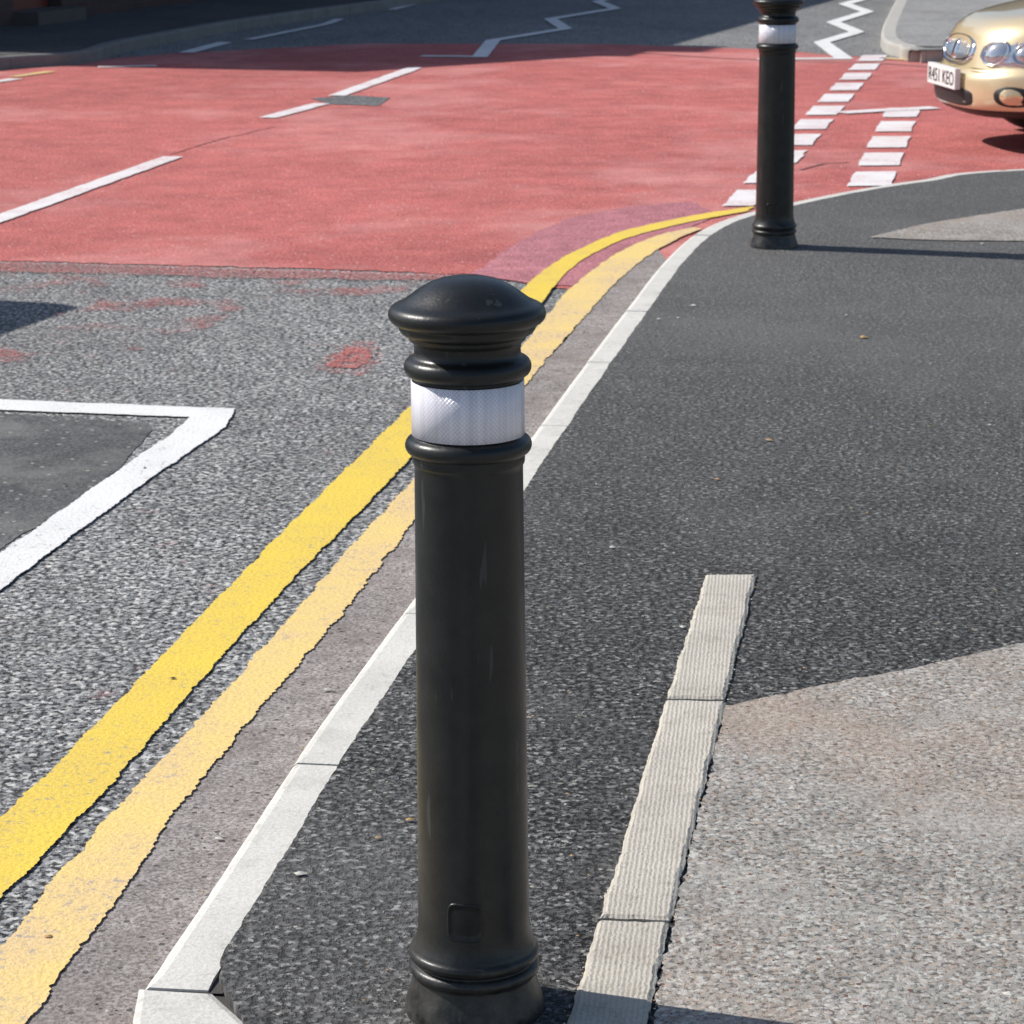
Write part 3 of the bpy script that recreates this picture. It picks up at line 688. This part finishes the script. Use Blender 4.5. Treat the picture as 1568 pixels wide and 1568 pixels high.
ob=empty('shadow_annex'); p0=A0-hd*1.9; ob.location=(p0.x,p0.y,0); ob.rotation_euler=(0,0,ang)  # out-of-view annex added so its sloping eave shapes the shadow on the road
V=[(0,0,0),(1.88,0,0),(1.88,0,5.05),(0,0,3.9),(0,4,0),(1.88,4,0),(1.88,4,5.05),(0,4,3.9)]
obj('walls',V,[(0,1,2,3),(5,4,7,6),(4,0,3,7),(1,5,6,2)],M_brick,ob)
V=[(-.08,-.05,3.87),(1.88,-.05,5.07),(1.88,4.1,5.07),(-.08,4.1,3.87)]; V+=[(x,y,z+.09) for x,y,z in V]
obj('roof',V,[(0,1,2,3),(4,5,6,7),(0,1,5,4),(1,2,6,5),(2,3,7,6),(3,0,4,7)],M_slate,ob)
box('door',.5,1.4,-.03,-.004,.05,2.0,M_door,ob)
gw=empty('brick_wall'); p1=p0-hd*9; gw.location=(p1.x,p1.y,0); gw.rotation_euler=(0,0,ang)
box('wall',0,8.98,0,.22,0,1.1,M_brick,gw); box('coping',-.02,8.98,-.03,.25,1.102,1.18,M_stone,gw)
house(Vector((9,62)),math.radians(180+80),16,7,5.3,7.7)
house(Vector((30,34)),math.radians(8),16,7,5.3,7.7)

# ---------------------------------------------------------------- small debris
M_deb=[simple('debris_white',(.55,.53,.48),.8),simple('debris_tan',(.45,.28,.12),.8),simple('debris_dark',(.05,.047,.042),.8)]
V=[];Fc=[];mi2=[]
def pebble(p,z,r,mi_,fl=.5):
    b=len(V); a0=random.random()*6
    for k in range(6):
        a=a0+k*math.pi/3; rr=r*random.uniform(.6,1.2); V.append((p.x+rr*math.cos(a),p.y+rr*math.sin(a)*.8,z))
    V.append((p.x,p.y,z+r*fl))
    for k in range(6): Fc.append((b+k,b+(k+1)%6,b+6)); mi2.append(mi_)
for (u,v,r,k) in [(1062,471,.013,0),(1038,490,.007,0),(1322,520,.018,1),(937,843,.009,0),(1008,492,.008,0),(1296,486,.007,0),(1178,678,.010,1),(460,1345,.009,0),(1045,966,.008,0),(1214,1214,.009,0),(628,1262,.009,1),(1545,1530,.009,0),(1504,376,.01,0),(1475,345,.01,0),(1098,738,.007,1),(1052,800,.005,0),(578,1290,.006,1),(985,1240,.005,0),(1515,655,.006,0)]:
    pebble(G(u,v),.0085,r,k,.35)
for (u,v,r,k) in [(335,1289,.009,0),(502,1060,.009,0),(266,1043,.007,2),(575,1005,.006,2),(100,745,.01,2),(222,720,.006,2),(75,1440,.008,1),(520,968,.006,2)]:
    pebble(GR(u,v),PZ-.002,r,k,.3)
for i in range(420):
    u=random.uniform(380,1568); v=380+1188*random.random()**.8
    p=G(u,v)
    if p.x<-.2+ (p.y-3.3)*.155-.05: continue
    pebble(p,.0085,random.uniform(.0012,.0032)*(.7+p.y*.10),random.choice([0,1,2,2]))
gq=resample(gr,400)
for i in range(700):
    k=int(random.random()**1.3*399); p=gq[k]+Vector((-.02-abs(random.gauss(0,.07)),0))
    pebble(p,PZ-.0015,random.uniform(.0010,.0036),random.choice([0,1,2,2,2]),.6)
for i in range(260):
    t=random.random(); a=G(1157,888).lerp(G(975,1640),t) if random.random()<.6 else G(1080,888).lerp(G(848,1640),t)
    pebble(a+Vector((random.gauss(0,.006),random.gauss(0,.01))),.008,random.uniform(.0012,.0034),random.choice([1,2,2,2,0]),.6)
o=obj('gravel',V,Fc,None,None,False,M_deb)
for p,i in zip(o.data.polygons,mi2): p.material_index=i

# ---------------------------------------------------------------- light
EL=math.radians(42); hx,hy=.946,-.325
sl=bpy.data.lights.new('sun','SUN'); sl.energy=5.0; sl.angle=math.radians(.5); sl.color=(1,.96,.90)
so=bpy.data.objects.new('sun',sl); sc.collection.objects.link(so)
d=Vector((hx*math.cos(EL),hy*math.cos(EL),-math.sin(EL))); so.rotation_euler=d.to_track_quat('-Z','Y').to_euler(); so.location=(-10,5,12)
w=bpy.data.worlds.new('World'); sc.world=w; w.use_nodes=True; nt=w.node_tree
sk=nt.nodes.new('ShaderNodeTexSky'); sk.sky_type='NISHITA'; sk.sun_disc=False; sk.sun_elevation=EL; sk.sun_rotation=math.atan2(-hx,-hy)
nt.links.new(sk.outputs[0],nt.nodes['Background'].inputs[0]); nt.nodes['Background'].inputs[1].default_value=.11
